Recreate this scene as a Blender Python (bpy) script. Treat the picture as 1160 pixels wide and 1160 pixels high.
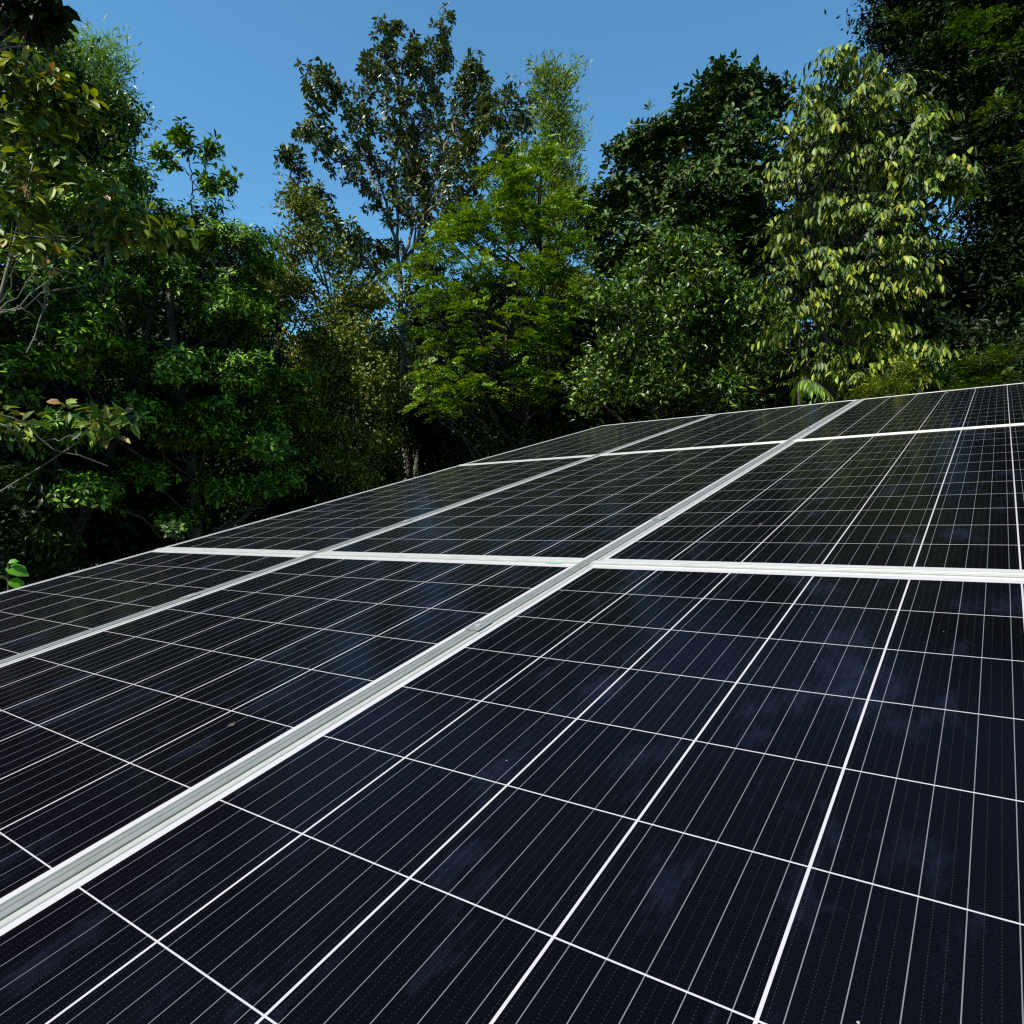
import bpy, math, random
import numpy as np
from mathutils import Matrix, Vector

for o in list(bpy.data.objects):
    bpy.data.objects.remove(o)
scene = bpy.context.scene
COL = scene.collection
Z0 = 1.75                                   # height of the array's middle seam above the ground
SLOPE = math.radians(14.5)

# ------------------------------------------------------------------ camera
F = 774.5                                   # focal length in pixels of the 1160 px photograph
cam_pos = np.array([0.80229, -1.42020, 0.07420 + Z0])
RIGHT = np.array([0.81070, 0.58546, 0.0])
DOWN = np.array([-0.01615, 0.02237, -0.99962])
FWD = np.array([-0.58524, 0.81039, 0.02759])
cd = bpy.data.cameras.new('camera')
cam = bpy.data.objects.new('camera', cd)
COL.objects.link(cam)
M4 = Matrix.Identity(4)
for i in range(3):
    M4[i][0] = RIGHT[i]; M4[i][1] = -DOWN[i]; M4[i][2] = -FWD[i]; M4[i][3] = cam_pos[i]
cam.matrix_world = M4
cd.sensor_width = 36; cd.sensor_fit = 'HORIZONTAL'
cd.lens = F / 1160 * 36
cd.clip_start = 0.02; cd.clip_end = 2000
scene.camera = cam

# ------------------------------------------------------------------ sky, sun, exposure
SUN_EL = math.radians(52)
SUN_DIR = np.array([-0.16, -0.987, 0.0]); SUN_DIR /= np.linalg.norm(SUN_DIR)
w = bpy.data.worlds.new('World'); scene.world = w; w.use_nodes = True
nt = w.node_tree
bg = nt.nodes['Background']
sky = nt.nodes.new('ShaderNodeTexSky')
sky.sky_type = 'NISHITA'; sky.sun_disc = False
sky.sun_elevation = SUN_EL
sky.sun_rotation = math.atan2(SUN_DIR[0], SUN_DIR[1])
sky.altitude = 0; sky.air_density = 1.0; sky.dust_density = 0.0; sky.ozone_density = 6.0
tint = nt.nodes.new('ShaderNodeMix'); tint.data_type = 'RGBA'; tint.blend_type = 'MULTIPLY'; tint.inputs[0].default_value = 1
tint.inputs[7].default_value = (0.70, 1.06, 1.0, 1)          # the camera's rendering of a tropical blue sky
nt.links.new(sky.outputs[0], tint.inputs[6]); nt.links.new(tint.outputs[2], bg.inputs[0])
bg.inputs[1].default_value = 0.10
sd = bpy.data.lights.new('sun', 'SUN'); so = bpy.data.objects.new('sun', sd); COL.objects.link(so)
sd.energy = 5.0; sd.angle = math.radians(0.5); sd.color = (1.0, 0.95, 0.86)
dv = Vector((SUN_DIR[0]*math.cos(SUN_EL), SUN_DIR[1]*math.cos(SUN_EL), math.sin(SUN_EL)))
so.rotation_euler = dv.to_track_quat('Z', 'Y').to_euler()
so.location = (0, -10, 30)
vs = scene.view_settings
vs.view_transform = 'Standard'; vs.look = 'None'; vs.exposure = 1.05; vs.gamma = 1.0
try:
    vs.use_curve_mapping = False
except Exception:
    pass
cy = scene.cycles
cy.max_bounces = 6; cy.diffuse_bounces = 1; cy.glossy_bounces = 3; cy.transmission_bounces = 3
cy.transparent_max_bounces = 4
scene.render.film_transparent = False
cy.use_denoising = False
cy.pixel_filter_type = 'BLACKMAN_HARRIS'; cy.filter_width = 1.25

# ------------------------------------------------------------------ helpers
def thing(name, label, cat, loc=(0, 0, 0), group=None):
    o = bpy.data.objects.new(name, None); COL.objects.link(o)
    o.location = loc; o.empty_display_size = 0.2
    o['label'] = label; o['category'] = cat
    if group: o['group'] = group
    return o

def tag(o, label, cat, group=None):
    o['label'] = label; o['category'] = cat
    if group: o['group'] = group
    return o

def mesh_obj(name, V, Fc, mat, parent=None, smooth=False):
    """V (n,3) world coordinates, Fc a list of faces or an (m,k) array"""
    me = bpy.data.meshes.new(name)
    V = np.asarray(V, dtype=np.float64)
    if parent is not None:
        V = V - np.array(parent.location)
    if isinstance(Fc, np.ndarray):
        m, k = Fc.shape
        me.vertices.add(len(V)); me.vertices.foreach_set('co', V.astype(np.float32).ravel())
        me.loops.add(m*k); me.loops.foreach_set('vertex_index', Fc.astype(np.int32).ravel())
        me.polygons.add(m)
        me.polygons.foreach_set('loop_start', np.arange(0, m*k, k, dtype=np.int32))
        me.polygons.foreach_set('loop_total', np.full(m, k, dtype=np.int32))
        me.update(calc_edges=True)
    else:
        me.from_pydata([tuple(v) for v in V], [], Fc); me.update()
    me.polygons.foreach_set('use_smooth', np.full(len(me.polygons), smooth))
    me.materials.append(mat)
    o = bpy.data.objects.new(name, me); COL.objects.link(o)
    if parent is not None: o.parent = parent
    return o

def unit(a):
    return a / (np.linalg.norm(a, axis=-1, keepdims=True) + 1e-9)

def ray(x, y):
    return RIGHT*((x-580)/F) + DOWN*((y-580)/F) + FWD

def P(x, y, d):
    """the point seen at photo pixel (x, y), d metres away over the ground"""
    v = ray(x, y)
    return cam_pos + v*(d/math.hypot(v[0], v[1]))

def pxm(x, y, d):
    v = ray(x, y)
    return d/math.hypot(v[0], v[1])/F

# ------------------------------------------------------------------ materials
class NT:
    def __init__(self, name):
        self.m = bpy.data.materials.new(name); self.m.use_nodes = True
        self.t = self.m.node_tree; self.n = self.t.nodes; self.l = self.t.links
        self.b = self.n['Principled BSDF']; self.out = self.n['Material Output']
    def set(self, k, v):
        s = self.b.inputs[k]
        if hasattr(v, 'is_output'): self.l.new(v, s)
        else: s.default_value = v
        return self
    def node(self, typ, **kw):
        n = self.n.new(typ)
        for k, v in kw.items(): setattr(n, k, v)
        return n
    def math(self, op, a, b=None, c=None, clamp=False):
        n = self.n.new('ShaderNodeMath'); n.operation = op; n.use_clamp = clamp
        for i, v in enumerate((a, b, c)):
            if v is None: continue
            if hasattr(v, 'is_output'): self.l.new(v, n.inputs[i])
            else: n.inputs[i].default_value = v
        return n.outputs[0]
    def mix(self, f, a, b):
        n = self.n.new('ShaderNodeMix'); n.data_type = 'RGBA'
        for s, v in ((n.inputs[0], f), (n.inputs[6], a), (n.inputs[7], b)):
            if hasattr(v, 'is_output'): self.l.new(v, s)
            else: s.default_value = v if not isinstance(v, tuple) or len(v) == 4 else (*v, 1)
        return n.outputs[2]
    def noise(self, vec, scale, detail=3, rough=0.55):
        n = self.n.new('ShaderNodeTexNoise')
        n.inputs['Scale'].default_value = scale; n.inputs['Detail'].default_value = detail
        n.inputs['Roughness'].default_value = rough
        if vec is not None: self.l.new(vec, n.inputs['Vector'])
        return n.outputs['Fac']
    def ramp(self, f, stops):
        n = self.n.new('ShaderNodeValToRGB'); cr = n.color_ramp
        while len(cr.elements) < len(stops): cr.elements.new(0.5)
        for e, (p, c) in zip(cr.elements, stops):
            e.position = p; e.color = (*c, 1)
        self.l.new(f, n.inputs[0])
        return n.outputs[0]
    def coord(self, which='Object'):
        return self.n.new('ShaderNodeTexCoord').outputs[which]

def simple(name, col, rough=0.5, metal=0.0, var=0.0, scale=8.0, spec=0.5):
    k = NT(name)
    if var:
        f = k.noise(k.coord(), scale, 4)
        c = k.ramp(f, [(0.3, tuple(x*(1-var) for x in col)), (0.7, tuple(min(1, x*(1+var)) for x in col))])
        k.set('Base Color', c)
    else:
        k.set('Base Color', (*col, 1))
    k.set('Roughness', rough); k.set('Metallic', metal); k.set('Specular IOR Level', spec)
    return k.m

def leafmat(name, stops, rough=0.42, trans=0.25, tcol=None, spec=0.25):
    """stops: colours over the leaves of one crown, picked leaf by leaf"""
    k = NT(name)
    g = k.node('ShaderNodeNewGeometry')
    c = k.ramp(g.outputs['Random Per Island'], stops)
    k.set('Base Color', c); k.set('Roughness', rough); k.set('Specular IOR Level', spec)
    tr = k.node('ShaderNodeBsdfTranslucent')
    hs = k.node('ShaderNodeHueSaturation')
    hs.inputs['Saturation'].default_value = 1.15; hs.inputs['Value'].default_value = 1.5
    hs.inputs['Hue'].default_value = 0.485
    k.l.new(c, hs.inputs['Color']); k.l.new(hs.outputs[0], tr.inputs['Color'])
    mx = k.node('ShaderNodeMixShader'); mx.inputs[0].default_value = trans
    k.l.new(k.b.outputs[0], mx.inputs[1]); k.l.new(tr.outputs[0], mx.inputs[2])
    k.l.new(mx.outputs[0], k.out.inputs['Surface'])
    return k.m

def barkmat(name, a, b):
    k = NT(name)
    co = k.coord()
    mp = k.node('ShaderNodeMapping'); mp.inputs['Scale'].default_value = (1, 1, 0.3)
    k.l.new(co, mp.inputs[0])
    f = k.noise(mp.outputs[0], 14, 5)
    k.set('Base Color', k.ramp(f, [(0.35, a), (0.65, b)])); k.set('Roughness', 0.85)
    bp = k.node('ShaderNodeBump'); bp.inputs['Strength'].default_value = 0.5; bp.inputs['Distance'].default_value = 0.02
    k.l.new(f, bp.inputs['Height']); k.l.new(bp.outputs[0], k.b.inputs['Normal'])
    return k.m

CELL = 0.158
PW, PL = 0.992, 1.956                       # panel size
GT, GS = 0.0635, 0.0744                     # cell to cell across a seam
LT, LS = 6*CELL + GT, 12*CELL + GS          # panel pitch

def glassmat():
    k = NT('solar_glass')
    co = k.coord('Object')
    sx = k.node('ShaderNodeSeparateXYZ'); k.l.new(co, sx.inputs[0])
    X, Y = sx.outputs[0], sx.outputs[1]
    def lines(v, half_w):                   # 1 on a line at every whole number of v
        f = k.math('FRACT', v)
        dd = k.math('ABSOLUTE', k.math('SUBTRACT', f, 0.5))
        return k.math('GREATER_THAN', dd, 0.5-half_w)
    u = k.math('DIVIDE', X, CELL)           # whole numbers at the gaps between cells (x is centred, six columns)
    v = k.math('DIVIDE', Y, CELL)
    g1 = lines(u, 0.0014/CELL); g2 = lines(v, 0.00082/CELL)
    ox = k.math('GREATER_THAN', k.math('ABSOLUTE', X), 3*CELL-0.0012)
    oy = k.math('GREATER_THAN', k.math('ABSOLUTE', Y), 6*CELL-0.0010)
    white = k.math('MAXIMUM', k.math('MAXIMUM', g1, g2), k.math('MAXIMUM', ox, oy))
    bus = lines(k.math('ADD', k.math('MULTIPLY', u, 5), 0.5), 0.00040/(CELL/5))
    # faint dotted pad rows, two between neighbouring busbars
    dr = lines(k.math('ADD', k.math('MULTIPLY', u, 15), 0.5), 0.00022/(CELL/15))
    dd = k.math('GREATER_THAN', k.math('FRACT', k.math('DIVIDE', Y, 0.0034)), 0.5)
    dots = k.math('MULTIPLY', dr, dd)
    fing = k.math('GREATER_THAN', k.math('FRACT', k.math('DIVIDE', Y, 0.00155)), 0.86)
    # each cell a slightly different dark blue
    cx = k.math('FLOOR', u); cyy = k.math('FLOOR', v)
    oi = k.node('ShaderNodeObjectInfo')
    cv = k.node('ShaderNodeCombineXYZ'); k.l.new(cx, cv.inputs[0]); k.l.new(cyy, cv.inputs[1]); k.l.new(oi.outputs['Random'], cv.inputs[2])
    wn = k.node('ShaderNodeTexWhiteNoise'); wn.noise_dimensions = '3D'; k.l.new(cv.outputs[0], wn.inputs['Vector'])
    cell = k.mix(wn.outputs['Value'], (0.0005, 0.0005, 0.0010), (0.0009, 0.0009, 0.0022))
    cell = k.mix(k.math('MULTIPLY', fing, 0.25), cell, (0.012, 0.012, 0.015))
    cell = k.mix(k.math('MULTIPLY', dots, 0.13), cell, (0.13, 0.12, 0.11))
    gr = k.noise(co, 620, 2, 0.6)
    cell = k.mix(k.math('MULTIPLY', k.math('SUBTRACT', gr, 0.5, clamp=True), 3.0, clamp=True), cell, (0.0048, 0.0042, 0.0058))
    cell = k.mix(bus, cell, (0.10, 0.10, 0.112))
    col = k.mix(white, cell, (0.285, 0.275, 0.285))
    # dust, wiped smears (their blue is painted sky sheen) and specks on the glass
    ad = k.node('ShaderNodeVectorMath'); ad.operation = 'ADD'
    sc = k.node('ShaderNodeVectorMath'); sc.operation = 'SCALE'; sc.inputs[0].default_value = (13, 7, 3)
    k.l.new(oi.outputs['Random'], sc.inputs['Scale']); k.l.new(co, ad.inputs[0]); k.l.new(sc.outputs[0], ad.inputs[1])
    pc = ad.outputs[0]
    st = k.node('ShaderNodeMapping'); st.inputs['Scale'].default_value = (1.7, 0.8, 1); st.inputs['Rotation'].default_value = (0, 0, 0.9)
    k.l.new(pc, st.inputs[0])
    big = k.noise(st.outputs[0], 6.5, 6, 0.68)
    smear_sheen = k.math('SMOOTHSTEP' if False else 'MULTIPLY', k.math('SUBTRACT', big, 0.55, clamp=True), 0.8, clamp=True)
    fine = k.noise(pc, 160, 3, 0.7)
    dust = k.math('ADD', k.math('MULTIPLY', smear_sheen, k.math('ADD', fine, 0.2)), k.math('MULTIPLY', fine, 0.003))
    col = k.mix(dust, col, (0.042, 0.060, 0.125))
    vo = k.node('ShaderNodeTexVoronoi'); vo.inputs['Scale'].default_value = 22; k.l.new(pc, vo.inputs['Vector'])
    sel = k.node('ShaderNodeSeparateColor'); k.l.new(vo.outputs['Color'], sel.inputs[0])
    sp = k.math('MULTIPLY', k.math('LESS_THAN', vo.outputs['Distance'], k.math('MULTIPLY', sel.outputs[0], 0.030)),
                k.math('GREATER_THAN', sel.outputs[1], 0.45))
    col = k.mix(k.math('MULTIPLY', sp, 0.75), col, (0.24, 0.235, 0.22))
    k.set('Base Color', col)
    k.set('Roughness', k.math('ADD', 0.15, k.math('MULTIPLY', k.math('MAXIMUM', smear_sheen, sp), 0.5)))
    k.set('IOR', 1.12)
    k.set('Specular IOR Level', 0.5)
    bp = k.node('ShaderNodeBump'); bp.inputs['Strength'].default_value = 0.04; bp.inputs['Distance'].default_value = 0.01
    k.l.new(k.noise(co, 7, 2), bp.inputs['Height']); k.l.new(bp.outputs[0], k.b.inputs['Normal'])
    return k.m

M = {}
def alumat(name, col, rough, metal):
    k = NT(name)
    co = k.coord()
    a = k.noise(co, 30, 4); b = k.noise(co, 6, 6, 0.7)
    c = k.ramp(a, [(0.3, tuple(x*0.9 for x in col)), (0.7, tuple(x*1.08 for x in col))])
    c = k.mix(k.math('MULTIPLY', k.math('SUBTRACT', b, 0.5, clamp=True), 2.2, clamp=True), c, tuple(x*f for x, f in zip(col, (0.62, 0.60, 0.52))))
    k.set('Base Color', c); k.set('Roughness', k.math('ADD', rough-0.1, k.math('MULTIPLY', b, 0.25))); k.set('Metallic', metal)
    return k.m
M['glass'] = glassmat()
M['alu'] = alumat('white_aluminium', (0.265, 0.27, 0.245), 0.45, 0.15)
M['strip'] = alumat('grey_aluminium', (0.165, 0.173, 0.162), 0.5, 0.35)
M['steel'] = simple('galvanised_steel', (0.45, 0.46, 0.47), 0.5, 0.7, 0.15, 12)
M['concrete'] = simple('concrete', (0.35, 0.34, 0.32), 0.9, 0, 0.2, 10)
M['green'] = simple('green_sticker', (0.10, 0.24, 0.18), 0.5)
M['black'] = simple('black_plastic', (0.02, 0.02, 0.02), 0.5)

# ------------------------------------------------------------------ ground
def ground():
    n = 70
    xs = np.concatenate([np.linspace(-500, -42, 10), np.linspace(-40, 40, n), np.linspace(42, 500, 10)])
    ys = np.concatenate([np.linspace(-500, -42, 10), np.linspace(-40, 50, n), np.linspace(52, 500, 10)])
    rng = np.random.default_rng(3)
    gx, gy = np.meshgrid(xs, ys, indexing='ij')
    z = 0.05*np.sin(gx*0.7+1)*np.cos(gy*0.6) + 0.03*rng.standard_normal(gx.shape)*(np.hypot(gx, gy-5) < 45) - 0.08
    V = np.stack([gx, gy, z], -1).reshape(-1, 3)
    a, b = len(xs), len(ys)
    i, j = np.meshgrid(np.arange(a-1), np.arange(b-1), indexing='ij')
    q = (i*b+j).ravel()
    Fc = np.stack([q, q+b, q+b+1, q+1], 1)
    k = NT('forest_soil')
    co = k.coord()
    f = k.noise(co, 1.3, 8, 0.65)
    c = k.ramp(f, [(0.3, (0.035, 0.026, 0.017)), (0.48, (0.075, 0.055, 0.034)), (0.56, (0.05, 0.065, 0.02)), (0.75, (0.04, 0.075, 0.018))])
    k.set('Base Color', c); k.set('Roughness', 0.95)
    o = mesh_obj('ground', V, Fc, k.m, None, True)
    o['kind'] = 'structure'
ground()

# ------------------------------------------------------------------ solar array
RX = Matrix.Rotation(SLOPE, 4, 'X')
def plane_pt(t, s, n=0.0):
    v = RX @ Vector((t, s, n))
    return Vector((v.x, v.y, v.z + Z0))
PLANE = Matrix.Translation((0, 0, Z0)) @ RX

def local_obj(name, V, Fc, mat, parent=None, bevel=0):
    me = bpy.data.meshes.new(name); me.from_pydata(V, [], Fc); me.update(); me.materials.append(mat)
    o = bpy.data.objects.new(name, me); COL.objects.link(o)
    if parent is not None: o.parent = parent
    if bevel:
        b = o.modifiers.new('bevel', 'BEVEL'); b.width = bevel; b.segments = 2; b.limit_method = 'ANGLE'
    return o

def extrude(profile, axis, a, b, off=(0, 0)):
    """closed (x, z) profile run along y (axis 1) or along x (axis 0) from a to b"""
    n = len(profile); V = []
    for e in (a, b):
        for (p, q) in profile:
            V.append((p+off[0], e, q+off[1]) if axis == 1 else (e, p+off[0], q+off[1]))
    Fc = [[i, (i+1) % n, n+(i+1) % n, n+i] for i in range(n)]
    Fc += [list(range(n))[::-1], list(range(n, 2*n))]
    return V, Fc

def join(parts):
    V, Fc = [], []
    for v, f in parts:
        k = len(V); V += v; Fc += [[i+k for i in g] for g in f]
    return V, Fc

LIP = 0.0115; TH = 0.038
def frame_mesh():
    """four mitred-looking frame bars: hollow L section with a lip round the glass; panel centred at the origin, lip top at z=0"""
    parts = []
    hx, hy = PW/2, PL/2
    prof_r = [(hx-LIP, -0.0012), (hx-LIP+0.001, 0), (hx-0.001, 0), (hx, -0.001), (hx, -TH), (hx-0.03, -TH), (hx-0.03, -TH+0.002),
              (hx-0.0022, -TH+0.002), (hx-0.0022, -0.007), (hx-LIP, -0.007)]
    prof_l = [(-p, q) for p, q in prof_r][::-1]
    for pr in (prof_r, prof_l):
        parts.append(extrude(pr, 1, -hy, hy))
    prof_t = [(p-hx+hy, q) for p, q in prof_r]
    prof_b = [(-p, q) for p, q in prof_t][::-1]
    for pr in (prof_t, prof_b):
        V, Fc = extrude(pr, 0, -hx+LIP+0.0003, hx-LIP-0.0003, (0, -0.0002))
        parts.append((V, Fc))
    return join(parts)

def glass_mesh():
    hx, hy = PW/2-LIP-0.0004+0.004, PL/2-LIP-0.0004+0.004
    z0, z1 = -0.0016, -0.0062
    V = [(-hx, -hy, z0), (hx, -hy, z0), (hx, hy, z0), (-hx, hy, z0), (-hx, -hy, z1), (hx, -hy, z1), (hx, hy, z1), (-hx, hy, z1)]
    Fc = [[0, 1, 2, 3], [7, 6, 5, 4], [0, 4, 5, 1], [1, 5, 6, 2], [2, 6, 7, 3], [3, 7, 4, 0]]
    return V, Fc

def box(x0, x1, y0, y1, z0, z1):
    V = [(x0, y0, z0), (x1, y0, z0), (x1, y1, z0), (x0, y1, z0), (x0, y0, z1), (x1, y0, z1), (x1, y1, z1), (x0, y1, z1)]
    return V, [[3, 2, 1, 0], [4, 5, 6, 7], [0, 1, 5, 4], [1, 2, 6, 5], [2, 3, 7, 6], [3, 0, 4, 7]]

proto = thing('solar_panel', 'x', 'solar panel', group='solar panels of the tilted array')
pf = local_obj('frame', *frame_mesh(), M['alu'], proto)
pg = local_obj('glass', *glass_mesh(), M['glass'], proto)
pj = local_obj('junction_box', *box(-0.055, 0.055, PL/2-0.2, PL/2-0.1, -0.03, -0.0075), M['black'], proto, 0.003)
LBL = {
 (0, -1): 'nearest solar panel, right of the widest pale seam, its cells largest in the foreground',
 (0, 0): 'right-hand solar panel of the middle row, just beyond the foreground panel',
 (0, 1): 'right-hand solar panel of the far row, in front of the pale drooping-leaved tree',
 (-1, -1): 'dark solar panel of the front row, between the widest pale seam and the narrower one',
 (-1, 0): 'central solar panel of the array, in the middle row between the two long seams',
 (-1, 1): 'far-row solar panel between the two long seams, below the palm leaf',
 (-2, -1): 'front-row solar panel at the left edge of the array, cut by the photo edge',
 (-2, 0): 'left-edge solar panel of the middle row, seen at a shallow angle',
 (-2, 1): 'solar panel at the far left corner of the array, a thin dark sliver',
}
first = True
for (i, j), lab in LBL.items():
    if first:
        r = proto; first = False
    else:
        r = proto.copy(); COL.objects.link(r)
        for ch in (pf, pg, pj):
            c = ch.copy(); COL.objects.link(c); c.parent = r
    r['label'] = lab
    r.matrix_world = PLANE @ Matrix.Translation(((i+0.5)*LT, (j+0.5)*LS, 0))

# cover strips that close the gaps between frames
def strip_profile(wd):
    h = wd/2
    return [(-h, 0.0006), (-h+0.0006, 0.0018), (-h+0.003, 0.0018), (-h+0.0036, 0.0009), (-0.0022, 0.0009), (-0.0016, 0.0019), (-0.0002, 0.0019), (0.0004, 0.0009),
            (h-0.0046, 0.0009), (h-0.004, 0.0018), (h-0.0006, 0.0018), (h, 0.0006), (h, 0.0002), (-h, 0.0002)]
def strip(name, label, prof, axis, a, b, t, s, grp, mat='strip'):
    V, Fc = extrude(prof, axis, a, b)
    if axis == 1: Fc = [f[::-1] for f in Fc]
    o = local_obj(name, V, Fc, M[mat])
    o.matrix_world = PLANE @ Matrix.Translation((t, s, 0))
    return tag(o, label, 'cover strip', grp)
SL = 'long cover strips running up the slope'
strip('cover_strip', 'widest pale ribbed aluminium strip running up the slope beside the nearest panel', strip_profile(0.0265), 1, -LS, 2*LS-0.01, -0.0035, 0, SL)
strip('cover_strip', 'narrower pale aluminium strip running up the slope one panel left of the widest one', strip_profile(0.0265), 1, -LS, 2*LS-0.01, -LT-0.0035, 0, SL)
SC = 'short cover strips across the slope'
names = {(0, 0): 'white cross strip above the nearest panel, right of the widest seam', (-1, 0): 'white cross strip with a green mark, between the two long seams',
         (-2, 0): 'white cross strip at the left edge of the array, above the front row',
         (0, 1): 'thin far cross strip at the right, between middle and far rows', (-1, 1): 'thin far cross strip between the two long seams',
         (-2, 1): 'thin far cross strip at the left corner of the array'}
for (i, j), lab in names.items():
    strip('cover_strip', lab, strip_profile(0.021), 0, i*LT+0.0105, (i+1)*LT-0.018, 0, j*LS, SC, 'alu')

def mid_clamp(t, s, label):
    r = thing('mid_clamp', label, 'clamp', (0, 0, 0), 'clamps on the seams')
    prof = [(-0.0165, 0.0021), (-0.0165, 0.0032), (-0.007, 0.0032), (-0.006, 0.0026), (0.006, 0.0026), (0.007, 0.0032), (0.0165, 0.0032), (0.0165, 0.0021)]
    V, Fc = extrude(prof, 1, -0.022, 0.022)
    local_obj('clamp_plate', V, [f[::-1] for f in Fc], M['strip'], r, 0.0004)
    n = 12; V, Fc = [], []
    for z in (0.0027, 0.0046):
        V += [(0.0055*math.cos(a*2*math.pi/n), 0.0055*math.sin(a*2*math.pi/n), z) for a in range(n)]
    Fc = [[a, (a+1) % n, n+(a+1) % n, n+a] for a in range(n)] + [list(range(n, 2*n))]
    local_obj('bolt', V, Fc, M['steel'], r)
    r.matrix_world = PLANE @ Matrix.Translation((t, s, 0))
mid_clamp(-0.0035, -0.425, 'small aluminium clamp on the widest seam, below the crossing with the white strip')
mid_clamp(-0.0035, 0.435, 'small aluminium clamp on the widest seam, above the crossing with the white strip')
mid_clamp(-LT-0.0035, -0.425, 'small aluminium clamp on the narrower long seam, near the left edge of the array')
mid_clamp(-0.0035, LS+0.44, 'small aluminium clamp far up the widest seam, on the far row')
mid_clamp(-LT-0.0035, 0.435, 'small aluminium clamp on the narrower long seam, in the middle row')
V, Fc = box(-0.022, 0.022, -0.004, 0.004, 0.0002, 0.0007)
o = local_obj('frame_sticker', V, Fc, M['green'])
o.matrix_world = PLANE @ Matrix.Translation((-0.087, -0.0145, 0))
tag(o, 'small green sticker on the frame edge where the white strip meets the widest seam', 'sticker')
# end cap at the top of the right panel column
V, Fc = box(-0.006, 0.006, -0.008, 0.008, -0.0015, 0.006)
o = local_obj('edge_clip', V, Fc, M['alu'], None, 0.001)
o.matrix_world = PLANE @ Matrix.Translation((0.512, 2*LS-0.06, 0))
tag(o, 'tiny pale clip on the glass near the top edge of the right far panel', 'clip')

# rack that carries the array
def rack():
    r = thing('mounting_rack', 'galvanised steel rack with rails and posts carrying the solar array', 'rack', (0, 0, 0))
    x0, x1 = -2*LT-0.02, LT+0.02
    zt = -TH-0.0005
    def put(name, V, Fc, mat):
        W = [PLANE @ Vector(v) for v in V]
        local_obj(name, [tuple(v) for v in W], Fc, mat, r)
    for s in (-1.53, -0.43, 0.43, 1.53, 2.4, 3.5):
        put('rail', *box(x0, x1, s-0.02, s+0.02, zt-0.04, zt), M['steel'])
    for t in (-1.9, -0.5, 0.9):
        put('beam', *box(t-0.03, t+0.03, -1.9, 3.9, zt-0.1205, zt-0.0405), M['steel'])
        for s in (-1.6, 0.9, 3.4):
            p = plane_pt(t, s, zt-0.13)
            local_obj('post', *box(p.x-0.04, p.x+0.04, p.y-0.04, p.y+0.04, 0.12, p.z), M['steel'], r)
            local_obj('footing', *box(p.x-0.18, p.x+0.18, p.y-0.18, p.y+0.18, -0.3, 0.12), M['concrete'], r)
rack()

# ------------------------------------------------------------------ foliage
DENS = 3.0
class Leaves:
    """collects leaves: base, direction, normal, length, width"""
    def __init__(self): self.a = []
    def add(self, B, A, N, L, W, fold=0.18, curl=0.12):
        n = len(B)
        self.a.append((B, A, N, np.broadcast_to(L, n).copy(), np.broadcast_to(W, n).copy(), np.full(n, fold), np.full(n, curl)))
    def build(self, mat, parent, name='crown', big=False):
        B, A, N, L, W, fo, cu = [np.concatenate([q[i] for q in self.a]) for i in range(7)]
        A = unit(A); N = unit(N - A*np.sum(A*N, -1, keepdims=True)); S = np.cross(A, N)
        n = len(B); L = L[:, None]; W = W[:, None]; fo = fo[:, None]; cu = cu[:, None]
        if not big:
            mid = B + A*L*0.48
            V = np.stack([B, mid + S*W/2 + N*W*fo, mid, mid - S*W/2 + N*W*fo, B + A*L - N*L*cu], 1)
            T = np.array([[0, 1, 2], [1, 4, 2], [0, 2, 3], [2, 4, 3]])
            k = 5
        else:
            m1 = B + A*L*0.3 - N*L*cu*0.05; m2 = B + A*L*0.68 - N*L*cu*0.4
            V = np.stack([B, m1 + S*W*0.44 + N*W*fo, m1, m1 - S*W*0.44 + N*W*fo,
                          m2 + S*W*0.42 + N*W*fo*0.8, m2, m2 - S*W*0.42 + N*W*fo*0.8, B + A*L*0.97 - N*L*cu], 1)
            T = np.array([[0, 1, 2], [0, 2, 3], [1, 4, 5], [1, 5, 2], [2, 5, 6], [2, 6, 3], [4, 7, 5], [5, 7, 6]])
            k = 8
        Fc = (np.arange(n)[:, None, None]*k + T[None]).reshape(-1, 3)
        return mesh_obj(name, V.reshape(-1, 3), Fc, mat, parent)

class Wood:
    def __init__(self): self.V = []; self.F = []; self.n = 0
    def tube(self, pts, r0, r1, sides=6):
        pts = np.asarray(pts, float); m = len(pts)
        tg = np.gradient(pts, axis=0); tg = unit(tg)
        ref = np.where(np.abs(tg[:, 2:3]) > 0.9, np.array([[1.0, 0, 0]]), np.array([[0, 0, 1.0]]))
        s = unit(np.cross(tg, ref)); u = np.cross(s, tg)
        r = np.linspace(r0, r1, m)[:, None, None]
        a = np.arange(sides)*2*math.pi/sides
        ring = pts[:, None] + r*(np.cos(a)[None, :, None]*s[:, None] + np.sin(a)[None, :, None]*u[:, None])
        self.V.append(ring.reshape(-1, 3))
        i, j = np.meshgrid(np.arange(m-1), np.arange(sides), indexing='ij')
        i, j = i.ravel(), j.ravel(); j2 = (j+1) % sides
        self.F.append(np.stack([i*sides+j, i*sides+j2, (i+1)*sides+j2, (i+1)*sides+j], 1) + self.n)
        self.n += m*sides
    def build(self, mat, parent, name='trunk'):
        return mesh_obj(name, np.concatenate(self.V), np.concatenate(self.F), mat, parent, True)

def curve(p0, p1, rng, sag=0.0, n=6, jit=0.06):
    t = np.linspace(0, 1, n)[:, None]
    L = np.linalg.norm(p1-p0)
    c = p0*(1-t) + p1*t
    c = c + np.array([0, 0, 1.0])*(-4*t*(1-t))*sag*L + rng.standard_normal((n, 3))*jit*L*np.sin(math.pi*t)*0.5
    return c

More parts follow.
